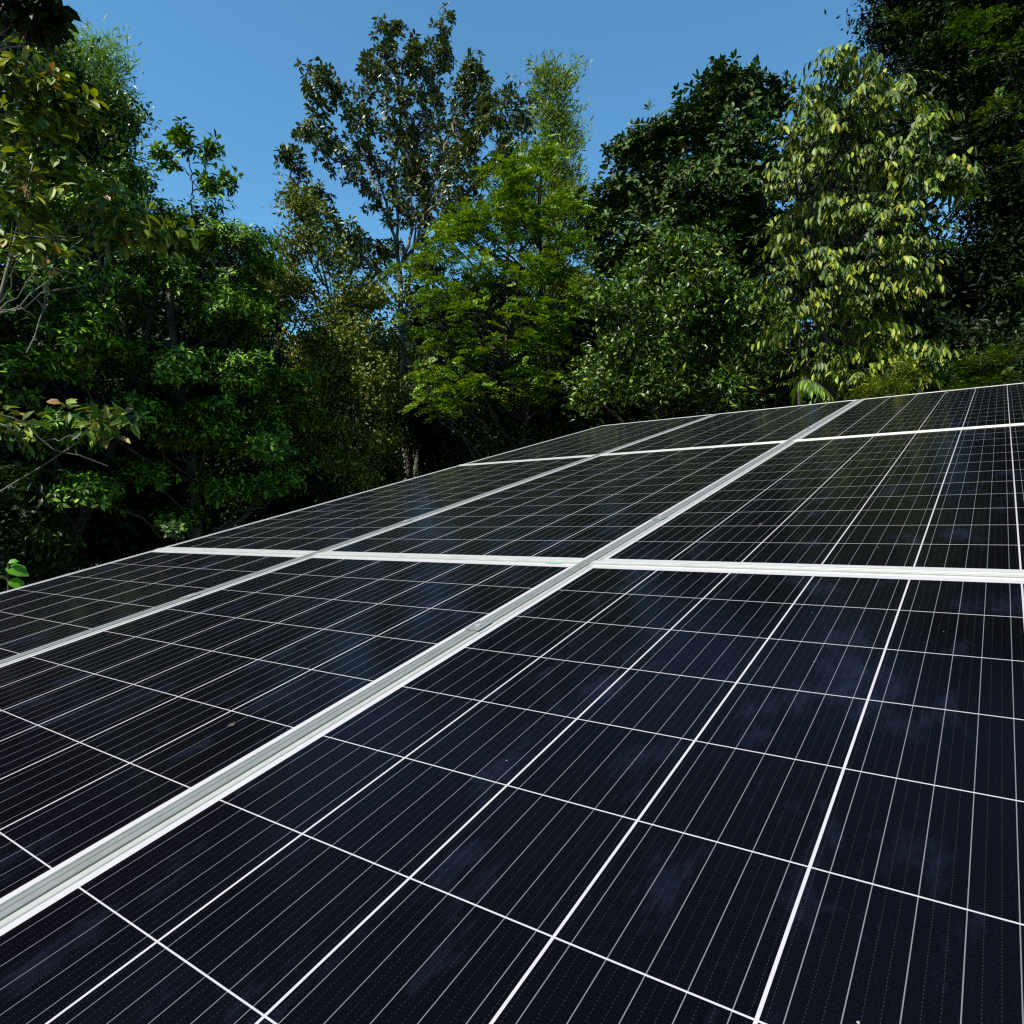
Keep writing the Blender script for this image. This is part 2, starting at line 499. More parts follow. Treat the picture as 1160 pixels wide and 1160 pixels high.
def spline(pts, n):
    """smooth path through a few points"""
    pts = np.asarray(pts, float)
    d = np.concatenate([[0], np.cumsum(np.linalg.norm(np.diff(pts, axis=0), axis=1))]); d /= d[-1]
    u = np.linspace(0, 1, n)
    c = np.stack([np.interp(u, d, pts[:, k]) for k in range(3)], 1)
    for _ in range(2):
        c[1:-1] = 0.25*c[:-2] + 0.5*c[1:-1] + 0.25*c[2:]
    return c

UP = np.array([0, 0, 1.0])
def rvec(rng, n): return unit(rng.standard_normal((n, 3)))

# --- ways leaves sit on a twig.  T twig tips, D outward directions
def whorl(lv, rng, T, D, nl=8, L=0.13, W=0.045, spread=(50, 100), droop=0.15, stem=0.06, lift=0.3):
    n = len(T); D = unit(D)
    ref = rvec(rng, n); s = unit(np.cross(D, ref)); u = np.cross(D, s)
    az = (np.arange(nl)[None]*2.4 + rng.uniform(0, 6.28, (n, 1)) + rng.normal(0, 0.25, (n, nl)))
    be = np.radians(rng.uniform(*spread, (n, nl)))
    rad = np.cos(az)[..., None]*s[:, None] + np.sin(az)[..., None]*u[:, None]
    A = np.cos(be)[..., None]*D[:, None] + np.sin(be)[..., None]*rad
    A = A - UP*rng.uniform(0, 2*droop, (n, nl))[..., None]
    N = D[:, None]*0.8 + UP*lift + rng.standard_normal((n, nl, 3))*0.22 + 0*A
    B = T[:, None] - D[:, None]*(rng.uniform(0, stem, (n, nl)))[..., None] + A*L*0.15
    LL = L*rng.uniform(0.7, 1.2, (n, nl)); WW = W*rng.uniform(0.75, 1.2, (n, nl))
    lv.add(B.reshape(-1, 3), A.reshape(-1, 3), N.reshape(-1, 3), LL.ravel(), WW.ravel())

def pinnate(lv, rng, T, D, fronds=3, pairs=7, fl=0.32, L=0.07, W=0.022, flat=0.75, droop=0.25):
    n = len(T)
    T = np.repeat(T, fronds, 0); D = np.repeat(unit(D), fronds, 0); n = len(T)
    Fx = D*np.array([1, 1, 0.35]) + rvec(rng, n)*0.9*np.array([1, 1, 0.35])
    Fx[:, 2] += 0.12; Fx = unit(Fx)
    S = unit(np.cross(Fx, UP + rng.standard_normal((n, 3))*(1-flat)*0.6)); Nn = np.cross(S, Fx)
    fl = fl*rng.uniform(0.7, 1.25, n)
    t = np.linspace(0.15, 1.0, pairs)
    for sg in (-1, 1):
        ax = T[:, None] + Fx[:, None]*(fl[:, None]*t[None])[..., None] - UP*(droop*fl[:, None]*t[None]**2)[..., None]
        A = Fx[:, None]*0.45 + sg*S[:, None]*0.9 + rng.standard_normal((n, pairs, 3))*0.10
        A = A + 0*ax
        N = np.broadcast_to(Nn[:, None], A.shape) + rng.standard_normal(A.shape)*0.18
        ll = L*np.sin(0.5 + t*2.1)[None]*rng.uniform(0.85, 1.15, (n, pairs))
        lv.add(ax.reshape(-1, 3), A.reshape(-1, 3), N.reshape(-1, 3), ll.ravel(), W*rng.uniform(0.8, 1.2, n*pairs), 0.05, 0.05)

def hang(lv, rng, T, D, nl=8, L=0.2, W=0.06, bl=0.45, down=0.9):
    n = len(T)
    Fx = unit(D*np.array([1, 1, 0.25]) + rvec(rng, n)*0.55*np.array([1, 1, 0.3]))
    S = unit(np.cross(Fx, UP))
    t = np.linspace(0, 1, nl)[None]*np.ones((n, 1))
    B = T[:, None] + Fx[:, None]*(bl*(t-0.4))[..., None] - UP*(bl*0.35*t**2)[..., None]
    sg = np.where(np.arange(nl) % 2 == 0, 1, -1)[None, :, None]
    A = -UP*down*rng.uniform(0.6, 1.2, (n, nl))[..., None] + Fx[:, None]*0.35 + sg*S[:, None]*rng.uniform(0.1, 0.6, (n, nl))[..., None] + rng.standard_normal((n, nl, 3))*0.12
    N = unit(D)[:, None]*0.5 + Fx[:, None]*0.6 + sg*S[:, None]*0.5 + UP*0.45 + rng.standard_normal((n, nl, 3))*0.2
    lv.add(B.reshape(-1, 3), A.reshape(-1, 3), N.reshape(-1, 3), (L*rng.uniform(0.65, 1.2, n*nl)), W*rng.uniform(0.75, 1.2, n*nl), 0.14, 0.10)

def wisp(lv, rng, T, D, nl=14, L=0.14, W=0.014, r=0.16, along=0.35, droop=0.15):
    n = len(T); D = unit(D)
    B = T[:, None] + D[:, None]*rng.uniform(-along, along, (n, nl))[..., None] + rng.standard_normal((n, nl, 3))*r*0.4
    A = D[:, None] + rng.standard_normal((n, nl, 3))*0.45 - UP*droop
    N = rng.standard_normal((n, nl, 3)) + UP*0.4
    lv.add(B.reshape(-1, 3), A.reshape(-1, 3), N.reshape(-1, 3), L*rng.uniform(0.6, 1.3, n*nl), W*rng.uniform(0.7, 1.3, n*nl), 0.05, 0.1)

def scatter(lv, rng, T, D, nl=9, L=0.08, W=0.035, r=0.14, droop=0.2, big_n=0.7):
    n = len(T)
    B = T[:, None] + rng.standard_normal((n, nl, 3))*r
    A = unit(D)[:, None]*0.5 + rng.standard_normal((n, nl, 3))*0.7 - UP*droop
    N = UP*big_n + unit(D)[:, None]*0.5 + rng.standard_normal((n, nl, 3))*0.75
    lv.add(B.reshape(-1, 3), A.reshape(-1, 3), N.reshape(-1, 3), L*rng.uniform(0.6, 1.3, n*nl), W*rng.uniform(0.7, 1.25, n*nl), 0.15, 0.1)

MODE = dict(whorl=whorl, pinnate=pinnate, hang=hang, wisp=wisp, scatter=scatter)

def fill_clump(lv, wd, rng, c, rad, mode, kw, sprays, twigs, sr, src, out_bias=0.45, limb=True, flat=0.5, ls=1.0):
    """one bough: sprays of twigs over an uneven ellipsoid.  c centre, rad radii, src point on the trunk the bough grows from"""
    area = math.pi*rad[0]*rad[2]
    ns = max(3, int(sprays*area))
    u = rvec(rng, ns); u[:, 2] = np.where(u[:, 2] < -0.4, -u[:, 2]*0.8, u[:, 2]); u = unit(u)
    r = rng.uniform(0.35, 1.08, ns)**0.7
    r *= 1 + 0.20*np.sin(u[:, 0]*5 + rng.uniform(0, 6))*np.sin(u[:, 2]*6 + rng.uniform(0, 6))
    sc = c + u*rad*r[:, None]
    do = unit(u*out_bias + UP*0.35 + rng.standard_normal((ns, 3))*0.15)
    if limb and wd is not None:
        L = np.linalg.norm(c-src)
        wd.tube(curve(src, c, rng, 0.06, 7), min(0.05, 0.010+0.010*L)*ls, 0.009*ls, 5)
        for q in sc:
            wd.tube(curve(c, q, rng, 0.03, 4), 0.008*ls, 0.003*ls, 3)
    nt_ = rng.poisson(twigs*DENS, ns)+1
    idx = np.repeat(np.arange(ns), nt_)
    off = np.clip(rng.standard_normal((len(idx), 3)), -1.7, 1.7)*sr*np.array([1, 1, flat])
    T = sc[idx] + off
    D = unit(do[idx] + unit(off)*0.55)
    MODE[mode](lv, rng, T, D, **kw)

def tree(name, label, cat, d, clumps, mode, kw, leaf, bark, base=None, sprays=9, twigs=7, sr=0.16, trunk_r=0.1, seed=1, depth=0.8,
         back=True, group=None, top=None, stems=(), stem_kw=None, big=False, flat=0.5, z0=0.0, out_bias=0.45, extra=None, tb=None, ls=1.0):
    rng = np.random.default_rng(seed)
    xs = [c[0] for c in clumps]; ys = [c[1] for c in clumps]
    if base is None:
        base = (sum(xs)/len(xs)) if xs else stems[0][0][0]
    if tb is None: tb = 0.0 if not clumps else 0.07*d
    bx = P(base, 601, d+tb); b3 = np.array([bx[0], bx[1], z0-0.1])
    root = thing(name, label, cat, (bx[0], bx[1], z0), group)
    lv, wd = Leaves(), Wood()
    if clumps:
        cs = [P(c[0], c[1], d + (c[4] if len(c) > 4 else 0)) for c in clumps]
        ztop = max(c[2] for c in cs); zlow = min(c[2] for c in cs)
        it = int(np.argmax([c[2] for c in cs]))
        tp = cs[it] + unit(ray(580, 601)*np.array([1, 1, 0]))*tb
        tpts = spline([b3, b3*0.65+tp*0.35+np.array([*rng.normal(0, 0.25, 2), 0]), b3*0.3+tp*0.7+np.array([*rng.normal(0, 0.25, 2), 0]), tp], 14)
        wd.tube(tpts, trunk_r, trunk_r*0.22, 9)
        items = []
        for c, c3 in zip(clumps, cs):
            m = pxm(c[0], c[1], d + (c[4] if len(c) > 4 else 0))
            rad = np.array([c[2]*m, 0.5*(c[2]+c[3])*m*depth, c[3]*m])
            items.append((c3, rad))
            if back:                         # the crown goes on behind what the camera sees first
                vdir = unit(ray(c[0], c[1])*np.array([1, 1, 0]))
                items.append((c3 + vdir*rad[1]*1.5 + rng.standard_normal(3)*rad*0.25, rad*0.9))
        rz = math.atan2(RIGHT[1], RIGHT[0])
        for c3, rad in items:
            R2 = rad.copy()
            k = int(np.argmin(np.abs(tpts[:, 2]-max(b3[2]+0.5, c3[2]-0.45*np.linalg.norm((c3-tpts[np.argmin(np.abs(tpts[:,2]-c3[2]))])[:2])-0.3))))
            fill_clump(lv, wd, rng, c3, R2, mode, kw, sprays, twigs, sr, tpts[k], out_bias, True, flat, ls)
    for st in stems:                         # explicit ascending stems: list of (x, y, dd), r0, r1, from which share leaves start, twigs per metre
        pts, r0, r1, u0, per_m, tl = st
        q = np.array([P(x, y, d+dd) for x, y, dd in pts])
        if pts[0][1] > 560: q[0] = b3
        n = 26
        c = spline(q, n)
        c[1:-1] += rng.standard_normal((n-2, 3))*0.025
        wd.tube(c, r0*.75, r1*.75, 6)
        Ls = np.sum(np.linalg.norm(np.diff(c, axis=0), axis=1))
        nt_ = max(2, int(Ls*(1-u0)*per_m*1.6))
        tt = u0 + (1-u0)*(rng.uniform(0, 1, nt_)**0.85)
        tt[-1] = 1.0; tt[0] = 0.97
        k = np.clip(tt*(n-1), 0, n-1.001); ki = k.astype(int); fr = (k-ki)[:, None]
        p0 = c[ki]*(1-fr) + c[ki+1]*fr
        tg = unit(c[ki+1]-c[ki])
        rad = rvec(rng, nt_); rad = unit(rad - tg*np.sum(rad*tg, -1, keepdims=True))
        ln = tl*rng.uniform(0.35, 1.2, nt_)*(1.1-0.6*tt)
        dr = unit(tg*0.65 + rad*0.75 + UP*0.25)
        tip = p0 + dr*ln[:, None]
        for a, b in zip(p0, tip):
            wd.tube(curve(a, b, rng, 0.05, 4), 0.011, 0.004, 3)
        sk = dict(stem_kw or kw); md = sk.pop('mode', mode); rep = sk.pop('rep', 3); rr = sk.pop('rr', 0.16)
        T = np.repeat(tip, rep, 0) + rng.standard_normal((nt_*rep, 3))*rr - np.repeat(dr*ln[:, None], rep, 0)*rng.uniform(0, 0.5, (nt_*rep, 1))
        MODE[md](lv, rng, T, unit(np.repeat(dr, rep, 0)+rng.standard_normal((nt_*rep, 3))*0.3), **sk)
    if extra: extra(lv, wd, rng, root, d)
    wd.build(bark, root, 'trunk')
    lv.build(leaf, root, 'crown', big)
    return root

B_grey = barkmat('grey_bark', (0.022, 0.019, 0.015), (0.065, 0.056, 0.045))
B_brown = barkmat('brown_bark', (0.014, 0.011, 0.008), (0.04, 0.03, 0.021))
B_pale = barkmat('pale_bark', (0.05, 0.043, 0.033), (0.12, 0.105, 0.082))

L_rubber = leafmat('rubber_leaf', [(0.0, (0.009, 0.026, 0.002)), (0.5, (0.036, 0.092, 0.005)), (0.80, (0.12, 0.24, 0.012)), (1.0, (0.22, 0.33, 0.02))], 0.45, 0.12, spec=.15)
L_dark = leafmat('shade_leaf', [(0.0, (0.004, 0.009, 0.0015)), (0.6, (0.008, 0.017, 0.003)), (1.0, (0.018, 0.036, 0.005))], 0.45, 0.05, spec=.15)  # shade under and behind the crowns put into the leaf colour
L_giant = leafmat('giant_shade_leaf', [(0.0, (0.0035, 0.008, 0.0015)), (0.7, (0.006, 0.014, 0.0025)), (0.96, (0.014, 0.030, 0.004)), (1.0, (0.05, 0.08, 0.012))], 0.5, 0.04, spec=.10)  # shade on the giant put into its leaf colour, few leaves brighter as lit
L_olive = leafmat('olive_leaf', [(0.0, (0.026, 0.044, 0.004)), (0.5, (0.072, 0.105, 0.010)), (0.94, (0.18, 0.20, 0.025)), (1.0, (0.17, 0.10, 0.02))], 0.45, 0.14, spec=.2)
L_open = leafmat('open_leaf', [(0.0, (0.011, 0.022, 0.003)), (0.55, (0.032, 0.056, 0.007)), (0.88, (0.085, 0.110, 0.016)), (1.0, (0.17, 0.15, 0.05))], 0.38, 0.14, spec=0.3)
L_bright = leafmat('feather_leaf', [(0.0, (0.016, 0.044, 0.003)), (0.45, (0.062, 0.132, 0.006)), (1.0, (0.21, 0.31, 0.016))], 0.5, 0.18, spec=.2)
L_wisp = leafmat('wispy_leaf', [(0.0, (0.036, 0.078, 0.008)), (0.6, (0.092, 0.150, 0.015)), (1.0, (0.19, 0.24, 0.03))], 0.5, 0.28)
L_bamboo = leafmat('bamboo_leaf', [(0.0, (0.055, 0.12, 0.014)), (0.6, (0.11, 0.20, 0.024)), (1.0, (0.19, 0.27, 0.035))], 0.5, 0.28)
L_jack = leafmat('round_leaf', [(0.0, (0.009, 0.023, 0.003)), (0.6, (0.022, 0.052, 0.0055)), (0.97, (0.055, 0.10, 0.010)), (1.0, (0.15, 0.07, 0.014))], 0.46, 0.07, spec=0.18)
L_mid = leafmat('mid_leaf', [(0.0, (0.007, 0.019, 0.002)), (0.55, (0.026, 0.060, 0.005)), (0.85, (0.080, 0.150, 0.012)), (1.0, (0.18, 0.24, 0.025))], 0.38, 0.12, spec=0.25)
L_pale = leafmat('pale_leaf', [(0.0, (0.014, 0.030, 0.004)), (0.5, (0.046, 0.082, 0.008)), (0.82, (0.135, 0.178, 0.013)), (0.97, (0.24, 0.26, 0.025)), (1.0, (0.21, 0.13, 0.03))], 0.45, 0.18, spec=.2)
L_teak = leafmat('teak_leaf', [(0.0, (0.022, 0.050, 0.006)), (0.5, (0.070, 0.115, 0.011)), (0.86, (0.17, 0.22, 0.022)), (0.96, (0.24, 0.19, 0.03)), (1.0, (0.18, 0.10, 0.035))], 0.5, 0.2, spec=.2)

# ------------------------------------------------------------------ the trees, left to right
RK = dict(nl=9, L=0.115, W=0.044, spread=(55, 105), droop=0.2)
tree('rubber_tree', 'dense leafy tree filling the left, two thin umbrella shoots standing out of its top', 'tree', 12.5,
     [(205, 262, 62, 42), (155, 235, 40, 38), (265, 285, 50, 45), (150, 320, 60, 50, -.3), (225, 345, 55, 45, -.6), (285, 345, 42, 50), (130, 400, 40, 30, -.4), (200, 420, 45, 30, -.6),
      (275, 430, 50, 38, -.6), (115, 480, 35, 25, -.2), (160, 470, 35, 25, -.4), (235, 500, 40, 26, -.3), (300, 500, 40, 40, .1), (250, 555, 40, 24, .2), (170, 540, 40, 24, .2), (110, 560, 30, 20, .1), (300, 560, 30, 25, .3), (240, 470, 30, 20, -.5), (200, 490, 30, 18, -.4), (330, 540, 25, 25, .5), (330, 460, 35, 50, .6), (205, 590, 30, 20, .6)],
     'whorl', RK, L_rubber, B_grey, base=215, big=True, sprays=5, twigs=6.5, sr=0.17, trunk_r=0.14, seed=11,
     stems=[([(218, 240, 0), (219, 215, 0), (214, 180, 0), (205, 152, 0)], .02, .008, .72, 14, .38), ([(218, 215, 0), (232, 190, .1), (240, 168, .1)], .014, .008, .66, 9, .3),
            ([(216, 200, 0), (195, 182, -.1), (180, 172, -.1)], .012, .007, .6, 8, .3), ([(245, 250, 0), (250, 215, 0), (255, 198, 0)], .015, .008, .6, 9, .3),
            ([(245, 235, 0), (240, 218, 0), (236, 206, 0)], .012, .008, .5, 11, .25)], stem_kw=dict(nl=8, L=.15, W=.058, rep=2, rr=.06, droop=.25))
tree('leafy_tree', 'mid green tree at the left photo edge behind the yellowing large-leaved sapling', 'tree', 11,
     [(30, 260, 50, 50), (90, 240, 45, 40), (60, 330, 60, 50), (10, 340, 40, 60), (90, 400, 55, 55, -.3), (20, 430, 50, 40), (60, 490, 40, 25), (10, 550, 30, 25), (100, 560, 30, 20), (35, 610, 30, 15)],
     'whorl', dict(nl=8, L=.11, W=.043, spread=(50, 100), droop=.2), L_rubber, B_brown, base=20, tb=2.2, big=True, sprays=5.5, twigs=6, sr=.17, trunk_r=.12, seed=12)
tree('tall_leafy_tree', 'tall green tree behind the left edge, with a rounded bough poking into the sky', 'tree', 18,
     [(40, 90, 35, 40), (20, 60, 30, 35), (85, 120, 35, 45), (125, 130, 25, 14), (120, 150, 25, 16), (100, 170, 40, 35), (60, 170, 50, 50), (115, 195, 35, 20), (40, 240, 60, 50), (100, 240, 50, 50)],
     'scatter', dict(nl=12, L=.16, W=.065, r=.17), L_mid, B_grey, base=70, sprays=5, twigs=6, sr=.22, trunk_r=.18, seed=13)
tree('bamboo_clump', 'wispy feathery green bamboo tops against the sky at upper left', 'bamboo', 20, [], 'wisp', dict(nl=20, L=.24, W=.028, r=.3, along=.5), L_bamboo, B_pale,
     base=105, seed=14,
     stems=[([(90, 601, 0), (100, 300, 0), (92, 150, 0), (80, 48, 0)], .05, .01, .55, 7, .5), ([(100, 601, 0), (112, 280, 0), (112, 130, 0), (118, 55, 0)], .05, .01, .55, 7, .5),
            ([(106, 601, 0), (118, 280, 0), (122, 150, 0), (128, 68, 0)], .04, .01, .55, 7, .45), ([(90, 601, 0), (95, 300, 0), (104, 160, 0), (98, 80, 0)], .04, .01, .5, 7, .4)],
     stem_kw=dict(nl=16, L=.26, W=.03, r=.28, along=.45, rep=3, rr=.15, droop=.1))

def teak_extra(lv, wd, rng, root, d):
    # bare grey twigs hanging out of the sapling
    for pts in ([(30, 400), (52, 345), (60, 300), (95, 270)], [(52, 350), (30, 320), (0, 290)], [(55, 335), (75, 315), (110, 300)], [(0, 352), (25, 350), (40, 360)],
                [(0, 470), (30, 480), (60, 510), (90, 520), (122, 528)], [(0, 480), (20, 495), (26, 510)], [(50, 500), (75, 495), (90, 497)], [(0, 285), (40, 305), (80, 308)],
                [(0, 22), (15, 28), (25, 15), (40, -10)], [(20, 265), (60, 268), (90, 268)]):
        q = spline(np.array([P(x, y, d-0.15) for x, y in pts]), 9)
        q[1:-1] += rng.standard_normal((7, 3))*0.012
        wd.tube(q, .0055, .0025, 5)
tree('large_leaved_sapling', 'near sapling at the left photo edge with large yellowing leaves and bare grey twigs', 'tree', 5.4,
     [(8, 82, 24, 14), (10, 105, 35, 22), (55, 120, 30, 20), (15, 150, 40, 22), (75, 108, 12, 10), (80, 125, 10, 12), (20, 200, 40, 22), (70, 190, 25, 14), (25, 245, 45, 20), (80, 250, 35, 10), (25, 285, 40, 12), (135, 262, 12, 5), (175, 262, 10, 5), (120, 222, 8, 7), (10, 475, 12, 6), (110, 475, 6, 3)],
     'whorl', dict(nl=5, L=.112, W=.050, spread=(45, 120), droop=.35), L_teak, B_pale, base=-60, sprays=17, twigs=1.7, sr=.11, trunk_r=.025, seed=15, back=False, ls=.3, big=True, extra=teak_extra)

tree('overhanging_tree', 'dark leafy branch hanging into the extreme top left corner against the sky', 'tree', 4.6,
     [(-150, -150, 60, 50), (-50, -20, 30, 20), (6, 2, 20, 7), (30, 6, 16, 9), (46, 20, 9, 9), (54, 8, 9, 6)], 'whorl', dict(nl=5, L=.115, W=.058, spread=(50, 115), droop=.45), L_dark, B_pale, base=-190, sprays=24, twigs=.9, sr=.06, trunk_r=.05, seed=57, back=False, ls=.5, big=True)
tree('vine_clad_tree', 'narrow tree of small olive and yellowish leaves left of the open-branched tree', 'tree', 14,
     [(338, 235, 10, 16), (350, 270, 14, 20), (330, 290, 12, 20), (372, 305, 18, 22), (400, 335, 14, 16), (345, 335, 28, 28), (385, 355, 26, 26), (350, 390, 28, 30), (400, 405, 28, 30, -.2), (360, 445, 30, 28), (415, 455, 24, 26, -.2), (375, 500, 32, 26), (430, 510, 22, 20), (330, 500, 18, 28), (318, 330, 10, 24), (425, 345, 18, 20, .4), (440, 400, 22, 24, .5), (395, 375, 24, 22, -.3), (415, 430, 26, 22, -.3), (450, 455, 20, 22, .4), (345, 470, 26, 24, -.3), (390, 540, 30, 22)],
     'scatter', dict(nl=10, L=.105, W=.046, r=.12), L_olive, B_grey, base=400, sprays=8, twigs=4.5, sr=.15, trunk_r=.07, seed=16,
     stems=[([(420, 420, 0), (385, 330, 0), (352, 262, 0), (335, 212, 0)], .03, .008, .3, 6, .4), ([(420, 380, 0), (405, 320, 0), (392, 280, 0)], .02, .008, .3, 5, .3)], stem_kw=dict(nl=8, L=.10, W=.042, r=.10, rep=1, rr=.10))

OK_ = dict(mode='whorl', nl=10, L=.175, W=.078, spread=(25, 110), droop=.28, rep=2, rr=.12)
def stm(pts, r0, r1, u0, pm, tl): return (pts, r0, r1, u0, pm, tl)
tree('open_branched_tree', 'tallest see-through tree with many steep bare limbs, dark leaf tufts at their tips', 'tree', 20,
     [(425, 330, 20, 22), (432, 285, 16, 18), (470, 255, 16, 14), (400, 265, 14, 14), (470, 350, 24, 32), (495, 310, 14, 20), (440, 385, 30, 30), (480, 300, 12, 16), (410, 375, 22, 26), (470, 420, 30, 30), (430, 440, 30, 28), (455, 480, 35, 30), (400, 300, 12, 12)], 'whorl', dict(nl=9, L=.17, W=.075, spread=(30, 110), droop=.25), L_open, B_pale, base=462, seed=17, sprays=1.6, twigs=3, sr=.25, tb=0.2, trunk_r=.13, back=False,
     stems=[stm([(462, 620, 0), (458, 480, 0), (455, 380, 0), (452, 300, 0)], .17, .10, .9, 2, .3),
            stm([(453, 310, 0), (446, 262, -.2), (425, 221, -.4), (401, 195, -.5), (365, 160, -.6), (358, 110, -.6), (362, 82, -.6)], .07, .014, .2, 9, .75),
            stm([(403, 197, -.5), (370, 175, -.7), (343, 150, -.9)], .05, .012, .3, 7, .6),
            stm([(452, 300, 0), (449, 207, .3), (438, 138, .4), (436, 80, .4), (443, 30, .4)], .07, .014, .14, 9, .8),
            stm([(455, 300, 0), (468, 262, 0), (462, 193, .2), (458, 121, .3), (470, 55, .3)], .07, .014, .14, 9, .8),
            stm([(458, 300, 0), (479, 262, .3), (479, 207, .5), (493, 121, .6), (500, 60, .6), (503, 22, .6)], .075, .014, .14, 9, .8),
            stm([(479, 240, .2), (507, 160, .1), (527, 110, .1), (535, 75, .1)], .08, .02, .12, 10, .8),
            stm([(445, 260, .3), (420, 170, .7), (410, 110, .8), (418, 70, .8)], .06, .015, .2, 9, .7),
            stm([(479, 250, -.3), (515, 205, -.6), (540, 160, -.6), (552, 122, -.6)], .06, .015, .12, 9, .7),
            stm([(430, 225, -.3), (395, 130, -.2), (376, 95, -.2)], .05, .012, .35, 8, .6),
            stm([(455, 345, -.3), (414, 292, -.9), (376, 252, -1.2), (345, 205, -1.4), (327, 172, -1.4)], .07, .012, .12, 9, .65),
            stm([(390, 268, -1.1), (355, 245, -1.3), (332, 222, -1.4)], .03, .01, .2, 8, .5),
            stm([(470, 300, -.2), (510, 240, -.5), (535, 210, -.7)], .05, .015, .1, 10, .7),
            stm([(462, 250, .6), (475, 150, 1.2), (485, 90, 1.3), (470, 60, 1.3)], .06, .015, .12, 9, .7),
            stm([(485, 230, 0), (530, 175, .3), (548, 130, .3), (545, 92, .3)], .05, .014, .2, 10, .7), stm([(500, 240, .2), (545, 200, .4), (572, 175, .4)], .04, .012, .2, 10, .6)],
     stem_kw=OK_, big=True)
tree('spindly_tree', 'thin spindly tree with brownish leaf tufts between the tallest tree and the wispy column', 'tree', 19, [(575, 240, 22, 40)], 'whorl', dict(nl=8, L=.18, W=.07, droop=.25), L_open, B_grey, base=575, sprays=5, seed=18, trunk_r=.08,
     stems=[stm([(575, 300, 0), (574, 200, 0), (580, 140, 0), (579, 102, 0)], .05, .012, .3, 10, .55), stm([(577, 190, 0), (592, 150, 0), (603, 108, 0)], .03, .01, .4, 8, .4),
            stm([(568, 200, 0), (562, 150, 0), (559, 108, 0)], .03, .01, .4, 8, .4)], stem_kw=dict(mode='whorl', nl=8, L=.19, W=.075, droop=.3, rep=2, rr=.18))
tree('wispy_column_tree', 'slender column of fine pale green leaves rising above the feathery tree in the centre', 'tree', 16, [(618, 190, 14, 18), (606, 225, 16, 20), (638, 225, 12, 14), (622, 255, 22, 22), (642, 285, 16, 22), (615, 300, 20, 24), (632, 335, 22, 26), (652, 320, 12, 16)],
     'wisp', dict(nl=14, L=.16, W=.030, r=.2, along=.16, droop=.15), L_wisp, B_brown, base=628, sprays=10, twigs=4.5, sr=.18, trunk_r=.05, seed=19, back=False,
     stems=[stm([(622, 320, 0), (622, 200, 0), (620, 140, 0), (616, 84, 0)], .05, .01, .25, 9, .38), stm([(636, 320, 0), (636, 200, .2), (638, 140, .2), (640, 88, .2)], .05, .01, .25, 10, .42),
            stm([(640, 260, 0), (648, 190, 0), (652, 150, 0)], .03, .008, .3, 6, .35), stm([(632, 200, 0), (630, 140, 0), (630, 92, 0)], .03, .008, .4, 8, .3)],
     stem_kw=dict(nl=14, L=.18, W=.032, r=.17, along=.2, rep=3, rr=.12, droop=.1))
tree('feathery_tree', 'bright yellow-green feathery tree with layered fronds in the centre', 'tree', 13,
     [(575, 200, 18, 18), (605, 215, 20, 20), (612, 180, 16, 18), (640, 250, 18, 22), (648, 285, 16, 20), (520, 255, 20, 14), (600, 255, 24, 22), (632, 300, 20, 22), (590, 225, 24, 20), (540, 238, 20, 14), (512, 275, 20, 16), (548, 270, 28, 22, -.3), (590, 275, 26, 24), (486, 300, 14, 12), (522, 312, 30, 22, -.4), (568, 318, 28, 22, -.5), (608, 315, 24, 24),
      (490, 345, 26, 20, -.2), (540, 355, 26, 22, -.4), (590, 360, 30, 24, -.3), (630, 350, 22, 24), (510, 385, 24, 18), (562, 395, 28, 20, -.3), (612, 400, 26, 22), (640, 390, 18, 22), (585, 432, 26, 16), (625, 438, 20, 18), (503, 428, 20, 10, -.4), (545, 443, 20, 7, -.5), (488, 455, 12, 8, -.2), (575, 248, 22, 16)],
     'pinnate', dict(fronds=3, pairs=7, fl=.30, L=.095, W=.036, droop=.45, flat=.4), L_bright, B_brown, base=565, sprays=6.5, twigs=1.5, sr=.16, trunk_r=.1, seed=20, flat=.75, depth=.9)

tree('round_leaved_tree', 'dark glossy broad-crowned tree right of centre with one spur against the sky', 'tree', 15.5,
     [(735, 190, 45, 40), (700, 230, 35, 40), (785, 170, 45, 40), (840, 170, 40, 45), (760, 240, 55, 50), (820, 240, 55, 50), (690, 280, 30, 40), (875, 200, 30, 45), (870, 280, 40, 50), (730, 300, 50, 50), (800, 310, 55, 50), (678, 240, 18, 30),
      (835, 115, 26, 16), (712, 165, 18, 14), (760, 150, 20, 12), (745, 275, 30, 22, -.6), (815, 265, 28, 22, -.7), (775, 215, 28, 20, -.7), (850, 225, 24, 24, -.6), (815, 100, 12, 14), (860, 110, 18, 14), (795, 128, 14, 14)],
     'whorl', dict(nl=7, L=.17, W=.08, spread=(30, 95), droop=.08), L_jack, B_brown, base=770, big=True, sprays=4.5, twigs=5, sr=.26, trunk_r=.17, seed=21,
     stems=[stm([(825, 150, 0), (820, 110, 0), (822, 76, 0)], .03, .01, .4, 9, .3), stm([(840, 150, 0), (845, 110, 0), (848, 85, 0)], .03, .01, .4, 9, .3), stm([(805, 140, 0), (800, 120, 0), (795, 96, 0)], .02, .01, .4, 9, .25),
            stm([(855, 150, 0), (868, 125, 0), (876, 110, 0)], .02, .01, .4, 9, .25)],
     stem_kw=dict(nl=8, L=.17, W=.08, spread=(25, 80), droop=.0, rep=2, rr=.12))
